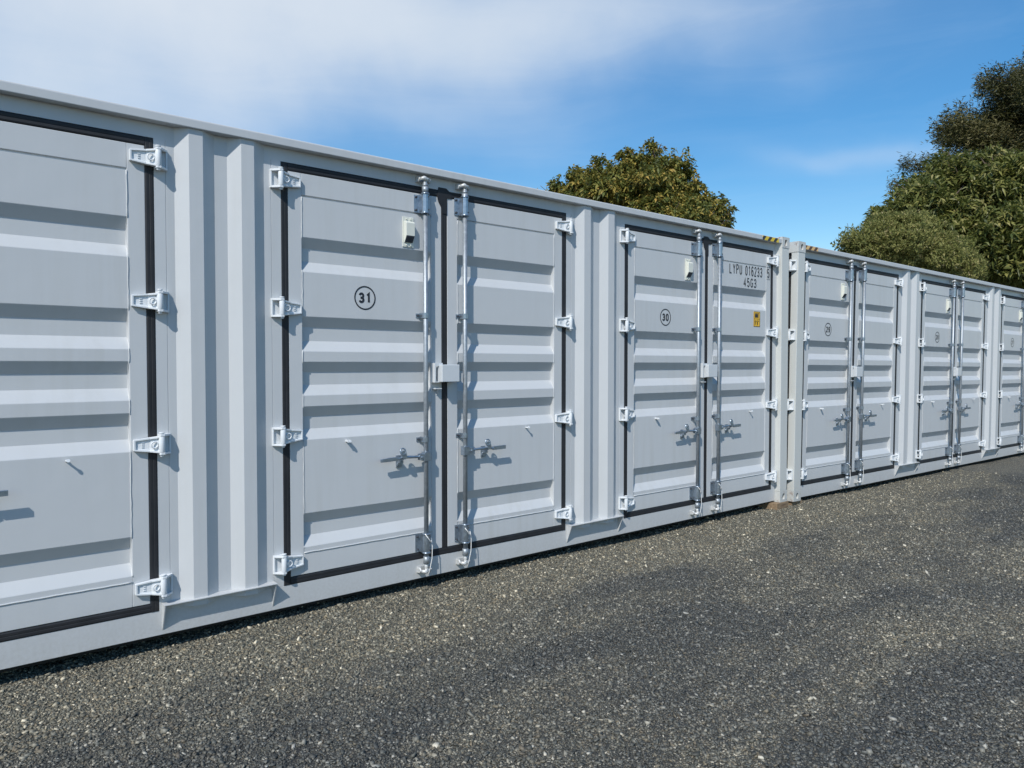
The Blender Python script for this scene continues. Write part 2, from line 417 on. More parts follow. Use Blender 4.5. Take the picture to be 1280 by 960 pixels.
def stroke(mb, pts, w, y):
    n = len(pts); L_, R_ = [], []
    for i in range(n):
        a = Vector(pts[max(i - 1, 0)]); b = Vector(pts[i]); c = Vector(pts[min(i + 1, n - 1)])
        d1 = (b - a); d2 = (c - b)
        if d1.length < 1e-7: d1 = d2
        if d2.length < 1e-7: d2 = d1
        d1.normalize(); d2.normalize(); t = d1 + d2
        if t.length < 1e-4: t = d1
        t.normalize(); k = 1 / max(.45, abs(t.dot(d1))); nrm = Vector((-t.y, t.x)) * (w / 2) * k
        L_.append(b + nrm); R_.append(b - nrm)
    mb.add([(p.x, y, p.y) for p in L_ + R_], [(i, i + 1, n + i + 1, n + i) for i in range(n - 1)])
def put_text(mb, body, x0, x1, z0, z1, y=-.0015, pen=.011, gap=.42, **k):
    n = len(body); cw = (x1 - x0) / (n + gap * (n - 1)); h = pen / 2
    for i, ch in enumerate(body):
        xa = x0 + i * cw * (1 + gap)
        for q, st in enumerate(GLYPH[ch]):
            stroke(mb, [(xa + h + p[0] * (cw - pen), z0 + h + p[1] * (z1 - z0 - pen)) for p in st], pen, y - q * .0001 - i * .00001)
def put_ring(mb, cx, cz, r0, r1, y=-.0015, n=48):
    vs = []
    for k in range(n):
        a = 2 * math.pi * k / n
        vs += [(cx + r0 * math.cos(a), y, cz + r0 * math.sin(a)), (cx + r1 * math.cos(a), y, cz + r1 * math.sin(a))]
    mb.add(vs, [(2*k, 2*k+1, (2*k+3) % (2*n), (2*k+2) % (2*n)) for k in range(n)])

# ------------------------------------------------------------------ container door pair
WD = 2.399; GP = .7145                       # door pair width, gap between pairs
ZT, ZB = 2.742, .150                         # outer edges of the seals
TD = .038                                    # depth of a trough in the door skin
TROUGH = [(2.301, 2.090), (1.810, 1.596), (1.528, 1.320), (1.249, 1.043), (.579, .369)]
def skin_profile(z0, z1):
    pr = [(0.0, z1)]
    for a, b in TROUGH:
        s = .064
        pr += [(0.0, a + .003), (.001, a), (TD, a - s), (TD, b + s), (.001, b), (0, b - .003)]
    pr.append((0.0, z0))
    return pr
def leaf(x0, x1, hinge_side):
    """one door: frame + skin; x0/x1 outer steel edges"""
    fl = .088                                     # width of the vertical frame members
    ax, bx = x0 + fl, x1 - fl
    z0, z1 = .198, 2.694
    m = MB()
    m.box(x0, ax, 0, .06, z0, z1); m.box(bx, x1, 0, .06, z0, z1)
    m.box(ax, bx, 0, .058, 2.560, z1); m.box(ax, bx, 0, .058, z0, .332)
    d = m.build('door', PAINT, None, bevel=.003)
    s = MB()
    s.sheet(skin_profile(.336, 2.549), ax, bx, 'x')
    s.sheet([(.009, 2.562), (.009, 2.547)], ax, bx, 'x'); s.sheet([(0, 2.549), (.010, 2.549)], ax, bx, 'x')
    # weld beads between skin and frame
    b = s
    for x in (ax + .001, bx - .001):
        pts = [(x, y - .001, z) for y, z in skin_profile(.336, 2.549)]
        fine = []
        for p, q in zip(pts, pts[1:]):
            n = max(1, int(abs(p[2] - q[2]) / .03))
            for i in range(n):
                f = i / n; fine.append((p[0] + rnd.uniform(-.0012, .0012), p[1] + (q[1]-p[1]) * f, p[2] + (q[2]-p[2]) * f))
        b.tube(fine, [.0034 * rnd.uniform(.8, 1.2) for _ in fine], 5)
    pts = [(ax + i * (bx - ax) / 40, -.0015, .334 + rnd.uniform(-.001, .001)) for i in range(41)]
    b.tube(pts, .004, 5)
    b.build('corrugated_panel', PAINT, d)
    return d
def seal_strip(pts, parent, w=.045):
    """rubber lip seal: closed outline as straight strips with a double lip"""
    m = MB()
    for (xa, za, xb, zb) in pts:
        if abs(xa - xb) < 1e-6:                                 # vertical
            c = xa
            m.prism([(c - w/2, .010), (c - w/2, -.0005), (c - w*.34, -.003), (c - .003, -.0028), (c, -.0016), (c + .003, -.0028), (c + w*.34, -.003), (c + w/2, -.0005), (c + w/2, .010)], za, zb, 'z')
        else:
            c = za
            m.prism([(.010, c - w/2), (-.0012, c - w/2), (-.004, c - w*.34), (-.0038, c - .003), (-.0026, c), (-.0038, c + .003), (-.004, c + w*.34), (-.0012, c + w/2), (.010, c + w/2)], xa, xb, 'x')
    return m.build('door_seal', RUB, parent)
def hinge(parent, z, side):
    """side=+1: hangs on the left jamb, blade runs right; -1 mirrored"""
    m = MB(); s = side
    def bx(x0, x1, y0, y1, z0, z1): m.box(s*x0, s*x1, y0, y1, z0, z1)
    # two jamb lugs and their back plate
    lug = [(s*.0, .0), (s*.0, -.050), (s*-.006, -.058), (s*-.026, -.058), (s*-.060, -.020), (s*-.068, -.016), (s*-.068, .0)]
    m.prism(lug, .044, .056, 'z'); m.prism(lug, -.056, -.044, 'z')
    bx(-.068, -.059, -.016, .0, -.044, .044); bx(-.060, .0, -.005, .0, -.044, .044)
    # knuckle and pin
    m.cyl((s*-.014, -.042, -.043), (s*-.014, -.042, .043), .0165, 14)
    m.cyl((s*-.014, -.042, -.066), (s*-.014, -.042, .066), .010, 10)
    m.cyl((s*-.014, -.042, .060), (s*-.014, -.042, .067), .0145, 12)
    # blade: tapered tray with raised rims, falling from the knuckle to the door
    def tri(ya, yb, za0, za1, zb0, zb1, xa, xb, th):
        vs = []
        for x, y, l, h in ((xa, ya, za0, za1), (xb, yb, zb0, zb1)):
            vs += [(s*x, y, l), (s*x, y + th, l), (s*x, y + th, h), (s*x, y, h)]
        m.add(vs, [(0,1,2,3),(4,7,6,5),(0,4,5,1),(3,2,6,7),(0,3,7,4),(1,5,6,2)])
    tri(-.040, -.020, -.043, .043, -.036, .036, -.004, .045, .008)
    tri(-.020, -.012, -.036, .036, -.026, .028, .045, .118, .012)
    tri(-.052, -.030, .036, .047, .030, .040, -.004, .045, .03)
    tri(-.030, -.022, .030, .040, .022, .031, .045, .120, .022)
    tri(-.052, -.030, -.047, -.036, -.040, -.030, -.004, .045, .03)
    tri(-.030, -.022, -.040, -.030, -.030, -.021, .045, .120, .022)
    bx(.112, .122, -.022, .0, -.029, .030)
    bx(.0, .11, -.014, .0, -.022, .022)
    # cast boss and small stamped bars
    ring = [(s*.022 + .017*math.cos(a), -.040, .017*math.sin(a)) for a in [i*math.pi/8 for i in range(17)]]
    m.tube(ring, .004, 6)
    for k in (-1, 0, 1): bx(.070, .084, -.021, -.016, k*.011 - .002, k*.011 + .002)
    o = m.build('hinge', HINGE, parent, bevel=.0015)
    o.location.z = z
    return o
def housing(parent, bx, z0, z1, name='bar_bracket', matl=None):
    """bearing bracket: half round cover, flanges both sides, bolts"""
    h = z1 - z0; m = MB(); big = h > .08
    r = .026 if big else .0225; yc = -.048
    arc = [(bx + r * math.cos(a), yc + r * math.sin(a)) for a in [math.pi + i * math.pi / 8 for i in range(9)]]
    out = [(bx - r, -.004)] + arc + [(bx + r, -.004)]
    inn = [(bx + (r - .004) * (p[0] - bx) / r, min(p[1] + .003, -.004)) for p in out][::-1]
    m.prism(out + inn, z0, z1, 'z')
    fw_ = .062 if big else .05
    m.box(bx - fw_, bx - r, -.006, .0, z0 + .004, z1 - .004); m.box(bx + r, bx + fw_, -.006, .0, z0 + .004, z1 - .004)
    if big:
        m.tube([(bx, yc, z0 - .006), (bx, yc, z0 + .004)], .030, 14); m.tube([(bx, yc, z1 - .004), (bx, yc, z1 + .006)], .030, 14)
    m.mark(); b = m
    zs = (z0 + .02, z1 - .02) if big else ((z0 + z1) / 2,)
    for z in zs:
        for sx in (-1, 1):
            xx = bx + sx * (fw_ - .014)
            b.cyl((xx, -.006, z), (xx, -.015, z), .0085, 6); b.cyl((xx, -.012, z), (xx, -.020, z), .0045, 8)
        if big: b.cyl((bx + .012, yc - r*.86, z), (bx + .014, yc - r*.86 - .004, z), .0055, 8)
    return m.build(name, matl or ZINC, parent, mat2=BOLT)
def bolts_flat(o): pass
def locking_bar(parent, bx):
    m = MB(); yc = -.048
    m.tube([(bx, yc, .135), (bx, yc, 2.72)], .0165, 16)
    m.tube([(bx, yc, .125), (bx, yc, .175)], .0215, 14); m.tube([(bx, yc, 2.695), (bx, yc, 2.735)], .0225, 14)
    m.tube([(bx, yc, 2.735), (bx, yc, 2.76)], [.0225, .016], 14)
    o = m.build('locking_bar', BARM, parent)
    # cam heads, top and bottom
    for z, sg in ((.075, -1), (2.785, 1)):
        c = MB()
        c.tube([(bx, yc, z - sg*.055), (bx, yc, z - .0*sg)], .0135, 10)
        c.tube([(bx - .036, yc + .002, z), (bx - .014, yc - .008, z + sg*.007), (bx + .008, yc - .004, z), (bx + .034, yc + .006, z + sg*.006)], [.010, .016, .015, .010], 8)
        c.tube([(bx - .034, yc, z), (bx - .040, yc + .034, z)], [.010, .008], 8)
        c.tube([(bx + .032, yc + .004, z), (bx + .040, yc + .036, z)], [.011, .008], 8)
        c.tube([(bx - .006, yc - .010, z - .012), (bx - .010, yc - .014, z + .016)], .010, 8)
        c.build('cam', CAMM, o)
    return o
def keeper(parent, bx, z):
    m = MB()
    for dx in (-.042, .042):
        m.box(bx + dx - .009, bx + dx + .009, -.030, .0, z - .018, z + .018)
        m.tube([(bx + dx, -.030, z - .016), (bx + dx, -.042, z), (bx + dx, -.030, z + .016)], .008, 6)
    m.box(bx - .050, bx + .050, -.008, .0, z - .022, z + .022)
    return m.build('cam_keeper', CAMM, parent, bevel=.0015)
def handle(parent, bx, z, s):
    """lever from the bar hub sideways, s=-1 to the left, +1 to the right"""
    m = MB(); yc = -.048
    m.box(bx - .024, bx + .024, yc - .022, yc + .022, z - .030, z + .034)          # hub block
    m.box(bx + s*.020, bx + s*.060, yc - .020, yc - .010, z - .020, z + .024); m.box(bx + s*.020, bx + s*.060, yc + .006, yc + .014, z - .020, z + .024)
    m.cyl((bx + s*.045, yc - .026, z), (bx + s*.045, yc + .020, z), .009, 8)
    m.tube([(bx + s*.035, yc - .003, z + .004), (bx + s*.10, yc - .004, z + .006), (bx + s*.17, yc - .006, z + .010), (bx + s*.24, yc - .010, z + .004)], [.011, .010, .011, .010], 8)
    if s < 0:
        m.prism([(bx + s*.22, z - .006), (bx + s*.22, z + .018), (bx + s*.30, z + .016), (bx + s*.365, z + .010), (bx + s*.365, z - .010), (bx + s*.30, z - .010)], yc - .018, yc - .004, 'y')
    else:
        m.tube([(bx + s*.23, yc - .010, z + .004), (bx + s*.25, yc - .012, z + .002)], .010, 8)
        m.prism([(bx + s*.245, z - .010), (bx + s*.245, z + .018), (bx + s*.365, z + .020), (bx + s*.365, z - .008)], yc - .020, yc - .006, 'y')
    o = m.build('handle', ZINC, parent, bevel=.002)
    c = MB(); cx = bx + s * .195
    c.box(cx - .020, cx + .020, -.010, .0, z - .062, z + .020)
    c.box(cx - .014, cx + .014, -.046, -.004, z - .030, z - .012)
    c.cyl((cx, -.004, z - .040), (cx, -.022, z - .040), .020, 14)
    # hinged flap that drops over the lever
    c.prism([(cx - .020, z + .052), (cx + .002, z + .060), (cx + .018, z + .050), (cx + .030, z + .006), (cx + .010, z - .002), (cx - .012, z + .008)], -.076, -.066, 'y')
    lp = [(cx - .004 + .021*math.cos(a), -.070 + .004*math.sin(a), z + .052 + .021*math.sin(a)) for a in [i*math.pi/7 for i in range(15)]]
    c.tube(lp, .0055, 6)
    c.tube([(cx + .004, -.068, z + .004), (cx, -.030, z - .022)], .006, 6)
    c.build('handle_catch', ZINC, parent, bevel=.001)
    return o
def hook(parent, x, z, fancy):
    m = MB()
    m.tube([(x, .0, z), (x + .001, -.016, z), (x + .003, -.034, z + .004)], [.007, .0055, .0055], 8)
    m.cyl((x + .003, -.033, z + .004), (x + .003, -.038, z + .005), .009, 8)
    if fancy:
        m.box(x - .012, x - .008, -.030, .0, z, z + .014); m.box(x - .012, x + .012, -.033, -.029, z - .004, z + .003); m.box(x + .008, x + .011, -.032, -.004, z, z + .012)
    return m.build('tie_hook', HINGE, parent)
def vent(parent, x0, x1, z0, z1):
    m = MB(); cx = (x0 + x1) / 2
    m.box(x0, x1, -.006, .0, z0, z1)
    # hood, open at the slanted foot
    m.prism([(-.006, z1 - .028), (-.030, z1 - .034), (-.038, z1 - .044), (-.038, z0 + .075), (-.010, z0 + .030), (-.006, z0 + .030)], x0 + .010, x1 - .010, 'x')
    for z in (z1 - .014, z0 + .013): m.cyl((cx - .016, -.006, z), (cx - .016, -.014, z), .006, 8); m.cyl((cx + .016, -.006, z), (cx + .016, -.014, z), .006, 8)
    o = m.build('vent', VENT, parent, bevel=.0025)
    g = MB()
    k = (.038 - .010) / .045
    g.add([(x0 + .013, -.0108, z0 + .0305), (x1 - .013, -.0108, z0 + .0305), (x1 - .013, -.0375, z0 + .0730), (x0 + .013, -.0375, z0 + .0730)], [(0,1,2,3)])
    for i in range(5):
        z = z0 + .034 + i * .008; y = -.0125 - (z - z0 - .030) * k
        g.box(x0 + .013, x1 - .013, y - .0018, y + .002, z, z + .0025)
    g.build('vent_grille', BOLT, o)
    return o
def wire(parent, bx, sw):
    """thin plastic-coated cable seal looped over the lower bracket"""
    m = MB(); y = -.048
    m.tube([(bx - .020, y - .024, .330), (bx - .004, y - .034, .305), (bx + .014, y - .034, .282), (bx + .027, y - .022, .268), (bx + .032, y - .012, .285), (bx + .034, y - .008, .312)], .0032, 6)
    m.tube([(bx + .034, y - .008, .312), (bx + .034 + sw, y - .018, .24), (bx + .026 + sw, y - .026, .16), (bx + .010 + sw*.4, y - .028, .09), (bx + .000, y - .024, .045)], .0030, 6)
    return m.build('cable_seal', WIRE, parent)

BL, BR = 1.010, 1.345                         # locking bars
def make_left():
    d = leaf(.045, 1.176, 1)
    seal_strip([(.0225, ZB, .0225, ZT), (1.1995, ZB + .044, 1.1995, ZT - .044), (.044, ZT - .0225, 1.222, ZT - .0225), (.044, ZB + .0225, 1.222, ZB + .0225)], d)
    k = MB(); k.prism([(1.140, 2.695), (1.150, 2.762), (1.215, 2.762), (1.262, 2.730), (1.262, 2.695), (1.222, 2.690), (1.222, 2.58), (1.180, 2.58), (1.176, 2.62), (1.150, 2.66)], -.007, .0, 'y')
    k.build('seal_corner', RUB, d, bevel=.001)
    for z in (2.63, 1.855, 1.075, .293): hinge(d, z, 1)
    locking_bar(d, BL)
    for a, b in ((2.556, 2.685), (.202, .331)): housing(d, BL, a, b)
    for z in (1.851, .991): housing(d, BL, z - .018, z + .018)
    handle(d, BL, .872, -1)
    hook(d, .433, 1.012, True)
    vent(d, .855, .943, 2.315, 2.520)
    wire(d, BL, .004)
    m = MB()
    m.box(1.082, 1.094, -.052, .0, 1.385, 1.523); m.box(1.094, 1.150, -.008, .0, 1.385, 1.523)
    m.box(1.094, 1.150, -.052, -.044, 1.500, 1.523)
    m.box(1.094, 1.145, -.052, .0, 1.385, 1.392)
    m.box(1.095, 1.150, -.040, -.0, 1.338, 1.345); m.add([(1.128, 0, 1.338), (1.128, -.036, 1.338), (1.128, 0, 1.290), (1.133, 0, 1.338), (1.133, -.036, 1.338), (1.133, 0, 1.290)], [(0,1,2),(3,5,4),(0,3,4,1),(1,4,5,2),(2,5,3,0)])
    m.build('lock_box_bracket', BOXP, d, bevel=.0015)
    return d
def make_right():
    d = leaf(1.223, 2.354, -1)
    seal_strip([(2.3765, ZB, 2.3765, ZT), (1.2222, ZT - .0225, 2.355, ZT - .0225), (1.2222, ZB + .0225, 2.355, ZB + .0225)], d)
    for z in (2.63, 1.855, 1.075, .293):
        h = hinge(d, z, -1); h.location.x = WD
    locking_bar(d, BR)
    for a, b in ((2.580, 2.709), (.220, .349)): housing(d, BR, a, b)
    for z in (1.858, .998): housing(d, BR, z - .018, z + .018)
    handle(d, BR, .885, 1)
    hook(d, 1.966, 1.018, False)
    wire(d, BR, .006)
    m = MB(); m.box(1.118, 1.268, -.088, -.012, 1.388, 1.510); m.box(1.225, 1.262, -.014, .0, 1.40, 1.50)
    m.build('lock_box', BOXP, d, bevel=.004)
    e = MB(); e.tube([(1.275, -.004, 1.455), (1.285, -.028, 1.448), (1.292, -.030, 1.425), (1.287, -.004, 1.40)], .006, 6)
    e.build('lock_eye', HINGE, d)
    return d
def copy_tree(o, parent=None):
    c = o.copy(); COL.objects.link(c); c.parent = parent
    for ch in list(o.children): copy_tree(ch, c)
    return c
PL, PR = make_left(), make_right()
used = [False]
PAIRS = [(PL, PR)] + [(copy_tree(PL), copy_tree(PR)) for _ in range(7)]

def ring_outline(n, m_, rx, rz): pass
def container(name, label, numbers, marks, tapes, end_doors):
    root = empty(name)
    tag(root, label, 'shipping container', 'grey side-opening shipping containers standing end to end')
    LEN = 12.192; E = (LEN - 4 * WD - 3 * GP) / 2
    # local x: 0 at the left end, z 0 at the underside of the castings, y 0 = door plane
    F = -.065; BK = F + 2.438
    for i, num in enumerate(numbers):
        x = E + i * (WD + GP)
        l, r = PAIRS.pop(0); l.parent = root; r.parent = root
        l.location = (x, rnd.uniform(-.0015, .0015), rnd.uniform(-.002, .002)); r.location = (x, rnd.uniform(-.0015, .0015), rnd.uniform(-.002, .002))
        l.rotation_euler.y = rnd.uniform(-.0006, .0006); r.rotation_euler.y = rnd.uniform(-.0006, .0006)
        l['label'] = 'left door marked %s in a circle' % num
        n = MB(); put_ring(n, .568, 1.950, .0695, .0785)
        put_text(n, num, .568 - .046, .568 + .046, 1.915, 1.985, pen=.0145, gap=.22)
        n.build('number_marking', INK, l)
        for b in (BL, BR):
            k1 = keeper(root, 0, 2.785); k1.location.x = x + b
            k2 = keeper(root, 0, .078); k2.location.x = x + b
        if num in marks:
            n = MB()
            put_text(n, 'LYPU', 4.697 - 3.1135, 4.697 - 3.1135 + .225, 2.437, 2.541, pen=.0125, gap=.36)
            put_text(n, '016233', 4.697 - 3.1135 + .285, 5.301 - 3.1135, 2.437, 2.541, pen=.0125, gap=.36)
            put_text(n, '45G3', 4.952 - 3.1135, 5.190 - 3.1135, 2.318, 2.414, pen=.0125, gap=.36)
            put_text(n, '5', 2.283, 2.325, 2.440, 2.540, pen=.0125)
            for (a, b_, c, d_) in ((2.270, 2.338, 2.424, 2.427), (2.270, 2.338, 2.553, 2.556), (2.270, 2.273, 2.424, 2.556), (2.335, 2.338, 2.424, 2.556)):
                n.box(a, b_, -.0018, -.0005, c, d_)
            n.build('container_code', INK, r)
            st = MB(); st.box(2.030, 2.150, -.002, -.0002, 1.912, 2.072)
            so_ = st.build('height_sticker', YEL, r)
            n = MB()
            for (a, b_, c, d_) in ((2.031, 2.149, 1.913, 1.917), (2.031, 2.149, 2.067, 2.071), (2.031, 2.036, 1.917, 2.067), (2.144, 2.149, 1.917, 2.067), (2.036, 2.144, 1.992, 1.995)):
                n.box(a, b_, -.0034, -.0021, c, d_)
            n.box(2.052, 2.108, -.0034, -.0021, 2.008, 2.046); n.box(2.114, 2.120, -.0034, -.0021, 2.004, 2.056); n.box(2.052, 2.130, -.0034, -.0021, 2.052, 2.056)
            put_text(n, '9\'6"', 2.048, 2.130, 1.928, 1.980, y=-.0032, pen=.009, gap=.3)
            n.build('sticker_print', INK, so_)
    # header, sill, jambs (all in the door plane)
    m = MB(); m.box(.146, LEN - .146, .0, .05, ZT + .001, 2.822); m.build('header', PAINT, root)
    m = MB()
    m.prism([(0, .013), (0, ZB - .001), (.09, ZB - .001), (.09, .06), (.012, .06), (.012, .013)], .146, LEN - .146, 'x')
    m.build('bottom_rail', PAINT, root, bevel=.002)
    m = MB(); m.box(.146, LEN - .146, .055, 2.2, -.020, .13); m.build('floor_frame_shade_skirt', UNDER, root)  # floor frame lowered into an added black skirt that keeps skylight out underneath
    m = MB()
    m.prism([(-.060, 2.822), (-.060, 2.868), (-.055, 2.874), (.0, 2.874), (.0, 2.822)], .146, LEN - .146, 'x')
    m.build('top_rail', RAILP, root, bevel=.004)
    # panels between the door pairs: jambs and two ridges
    pv = .042
    for i in range(3):
        x = E + WD + i * (WD + GP)
        pr = [(x + u, y) for u, y in ((0, 0), (.058, 0), (.059, .0025), (.061, .0025), (.062, 0), (.105, 0), (.172, -pv), (.247, -pv), (.322, 0), (.394, 0), (.462, -pv), (.537, -pv), (.610, 0), (.652, 0), (.653, .0025), (.655, .0025), (.656, 0), (GP, 0))]
        # a seam in the flats and the two ridges, closed behind
        m = MB(); m.prism(pr + [(x + GP, .05), (x, .05)], ZB - .001, ZT + .001, 'z')
        # ridge tops run up to the rail
        for a in (.105, .395):
            m.prism([(x + a, -.0005), (x + a + .067, -pv), (x + a + .142, -pv), (x + a + .216, -.0005)], ZT + .0008, 2.8215, 'z')
        m.build('corrugated_pillar', PAINT, root)
        # angle plate with gussets at the foot of the pillar
        m = MB()
        xa, xb = x + .012, x + .650
        m.box(xa, xb, -.062, -.0005, .186, .192)
        for xx in (xa + .002, xb - .010):
            m.add([(xx, 0, .186), (xx, -.060, .186), (xx, 0, .036), (xx + .008, 0, .186), (xx + .008, -.060, .186), (xx + .008, 0, .036)], [(0,1,2),(3,5,4),(0,3,4,1),(1,4,5,2),(2,5,3,0)])
        m.box(xa + .01, xb - .01, -.004, -.0005, .176, .186)
        m.build('sill_gusset', PAINT, root, bevel=.001)
    m = MB(); m.box(.146, E, 0, .05, ZB - .001, ZT + .001); m.build('jamb', PAINT, root)
    m = MB(); m.box(LEN - E, LEN - .146, 0, .05, ZB - .001, ZT + .001); m.build('jamb', PAINT, root)
    # corner posts and castings
    for xs, sg in ((0, 1), (LEN, -1)):
        for yb, sy in ((F, 1), (BK, -1)):
            m = MB(); pd = .088 if (end_doors and sg == 1) else .15
            x0, x1 = xs + sg * .004, xs + sg * .146
            m.prism([(x0, yb + sy*.004), (x1, yb + sy*.004), (x1, yb + sy*.08), (xs + sg*.075, yb + sy*pd), (x0, yb + sy*pd)], .118, 2.778, 'z')
            m.build('corner_post', FRAMEP, root, bevel=.004)
            for zz in (0, 2.896 - .118):
                c = MB(); w = .146; h = .118
                xa, xb = (xs, xs + sg * w)
                ya, yb2 = yb, yb + sy * .162
                # faces with an oval opening in the front face
                cxm, czm = (xa + xb) / 2, zz + h / 2
                oval = []
                n = 16
                for kk in range(n):
                    a = 2 * math.pi * kk / n
                    oval.append((cxm + .026 * math.cos(a), czm + (.034 if math.sin(a) > 0 else -.034) * abs(math.sin(a)) ** .7))
                rect = []
                for kk in range(n):
                    a = 2 * math.pi * kk / n; dx, dz = math.cos(a), math.sin(a)
                    t_ = min((w / 2) / max(abs(dx), 1e-6), (h / 2) / max(abs(dz), 1e-6)); rect.append((cxm + dx * t_, czm + dz * t_))
                # put four true corners in
                cor = [(cxm + sx_ * w / 2, czm + sz_ * h / 2) for sx_, sz_ in ((1, 1), (-1, 1), (-1, -1), (1, -1))]
                for cc in cor:
                    j = min(range(n), key=lambda q: (rect[q][0] - cc[0]) ** 2 + (rect[q][1] - cc[1]) ** 2); rect[j] = cc
                vs = [(p[0], ya, p[1]) for p in rect] + [(p[0], ya, p[1]) for p in oval] + [(p[0], ya + sy * .03, p[1]) for p in oval]
                fs = [(k, (k + 1) % n, n + (k + 1) % n, n + k) for k in range(n)] + [(n + k, n + (k + 1) % n, 2*n + (k + 1) % n, 2*n + k) for k in range(n)] + [tuple(range(2*n, 3*n))]
                base = len(c.v)
                vs += [(p[0], yb2, p[1]) for p in rect]
                fs += [(k, (k + 1) % n, 3*n + (k + 1) % n, 3*n + k) for k in range(n)] + [tuple(range(3*n, 4*n))]
                c.add(vs, fs)
                c.build('corner_casting', CAST, root)
    # short gussets from header to post
    for xs, sg in ((.146, 1), (LEN - .146, -1)):
        m = MB(); m.add([(xs, F + .006, 2.8218), (xs + sg * .050, -.0008, 2.8218), (xs, -.0008, 2.8218), (xs, F + .006, 2.60), (xs + sg * .004, -.0008, 2.60), (xs, -.0008, 2.60)], [(0,1,2),(3,5,4),(0,3,4,1),(1,4,5,2),(2,5,3,0)])
        m.build('post_gusset', FRAMEP, root)
    # roof, back and ends
    m = MB()
    pr = [(.146, 2.850)]
    x = .25
    while x < LEN - .4:
        pr += [(x, 2.850), (x + .03, 2.868), (x + .12, 2.868), (x + .15, 2.850)]; x += .22
    pr.append((LEN - .146, 2.850))
    n = len(pr)
    m.add([(p[0], 0.0, p[1]) for p in pr] + [(p[0], BK - .05, p[1]) for p in pr], [(i, i + 1, n + i + 1, n + i) for i in range(n - 1)])
    m.build('roof', PAINT, root)
    m = MB()
    pr = [(.146, BK - .05)]; x = .2
    while x < LEN - .4:
        pr += [(x, BK - .05), (x + .068, BK - .014), (x + .14, BK - .014), (x + .208, BK - .05)]; x += .278
    pr.append((LEN - .146, BK - .05))
    m.sheet(pr, .13, 2.85, 'z'); m.box(.146, LEN - .146, BK - .06, BK - .002, .013, .15); m.box(.146, LEN - .146, BK - .06, BK - .002, 2.80, 2.874)
    m.build('back_wall', PAINT, root)
    for xs, sg in ((0, 1), (LEN, -1)):
        if end_doors and sg == 1:
            m = MB(); m.box(xs + .02, xs + .08, F + .121, BK - .19, .198, 2.70)
            dd = m.build('end_door', PAINT, root)
            m = MB(); m.box(xs + .010, xs + .075, F + .089, F + .120, .15, 2.74); m.build('door_seal', RUB, dd)
            for z in (2.63, 1.86, 1.08, .30):
                h = hinge(dd, z, -1); h.rotation_euler.z = R(-90); h.location = (xs + .004, F + .088, z)
            m = MB(); m.cyl((xs - .01, F + .34, .12), (xs - .01, F + .34, 2.78), .017, 12); m.build('locking_bar', BARM, dd)
            m = MB(); m.box(xs + .01, xs + .08, F + .151, BK - .151, .02, .15); m.box(xs + .01, xs + .08, F + .151, BK - .151, 2.742, 2.87); m.build('end_frame', FRAMEP, root)
        else:
            m = MB(); y = F + .16; pr = []
            xx = xs + sg * .02
            while y < BK - .3:
                pr += [(xx, y), (xx + sg*.03, y + .05), (xx + sg*.03, y + .12), (xx, y + .17)]; y += .24
            pr += [(xx, BK - .155)]
            m.sheet(pr, .12, 2.82, 'z'); m.box(xs + sg*.004, xs + sg*.06, F + .151, BK - .151, .02, .15); m.box(xs + sg*.004, xs + sg*.06, F + .151, BK - .151, 2.80, 2.87)
            m.build('end_wall', PAINT, root)
    for (xa, xb, mt) in tapes:
        m = MB(); m.box(xa, xb, -.0625, -.0603, 2.8225, 2.8665)
        m.build('hazard_tape', mt, root)
    return root, LEN, E
c1, LEN, E = container('shipping_container', 'nearer grey container with doors 31 and 30, marked LYPU 016233',
                ['33', '32', '31', '30'], {'30'}, [(.16, .50, HAZ), (12.192 - .53, 12.192 - .215, HAZ)], False)
X1 = -(E + 2 * (WD + GP))
c1.location = (X1, 0, BASE)
c2, _, _ = container('shipping_container', 'farther grey container with doors 29, 28 and 27, running off the right edge',
                ['29', '28', '27', '26'], set(), [(.150, .42, HAZ2), (12.192 - .42, 12.192 - .150, HAZ2)], True)
c2.location = (5.855, -.014, .0386)
c2.rotation_euler = Euler((R(.396), R(.353), R(-.827)), 'XYZ')

# timber packers under the castings
def packer(x0, x1, y0, y1, z0, z1, rz, label):
    o = empty('wood_block', ((x0 + x1) / 2, (y0 + y1) / 2, z0)); o.rotation_euler.z = rz
    bpy.data.objects.remove(o)
    m = MB(); hx, hy = (x1 - x0) / 2, (y1 - y0) / 2
    m.prism([(-hx, 0), (hx, .002), (hx - .002, z1 - z0), (-hx + .004, z1 - z0 - .001)], -hy, hy, 'y')
    o = m.build('wood_block', WOOD, None, bevel=.003)
    o.location = ((x0 + x1) / 2, (y0 + y1) / 2, z0); o.rotation_euler.z = rz
    tag(o, label, 'wood block', 'timber packers under the container corners')
CE = X1 + 12.192
packer(CE - .24, CE + .02, -.075, .16, -.02, .0585, R(3), 'rough timber block under the right front corner of the nearer container')
packer(5.88, 6.08, -.05, .17, -.03, .034, R(-5), 'timber block under the near corner of the farther container')

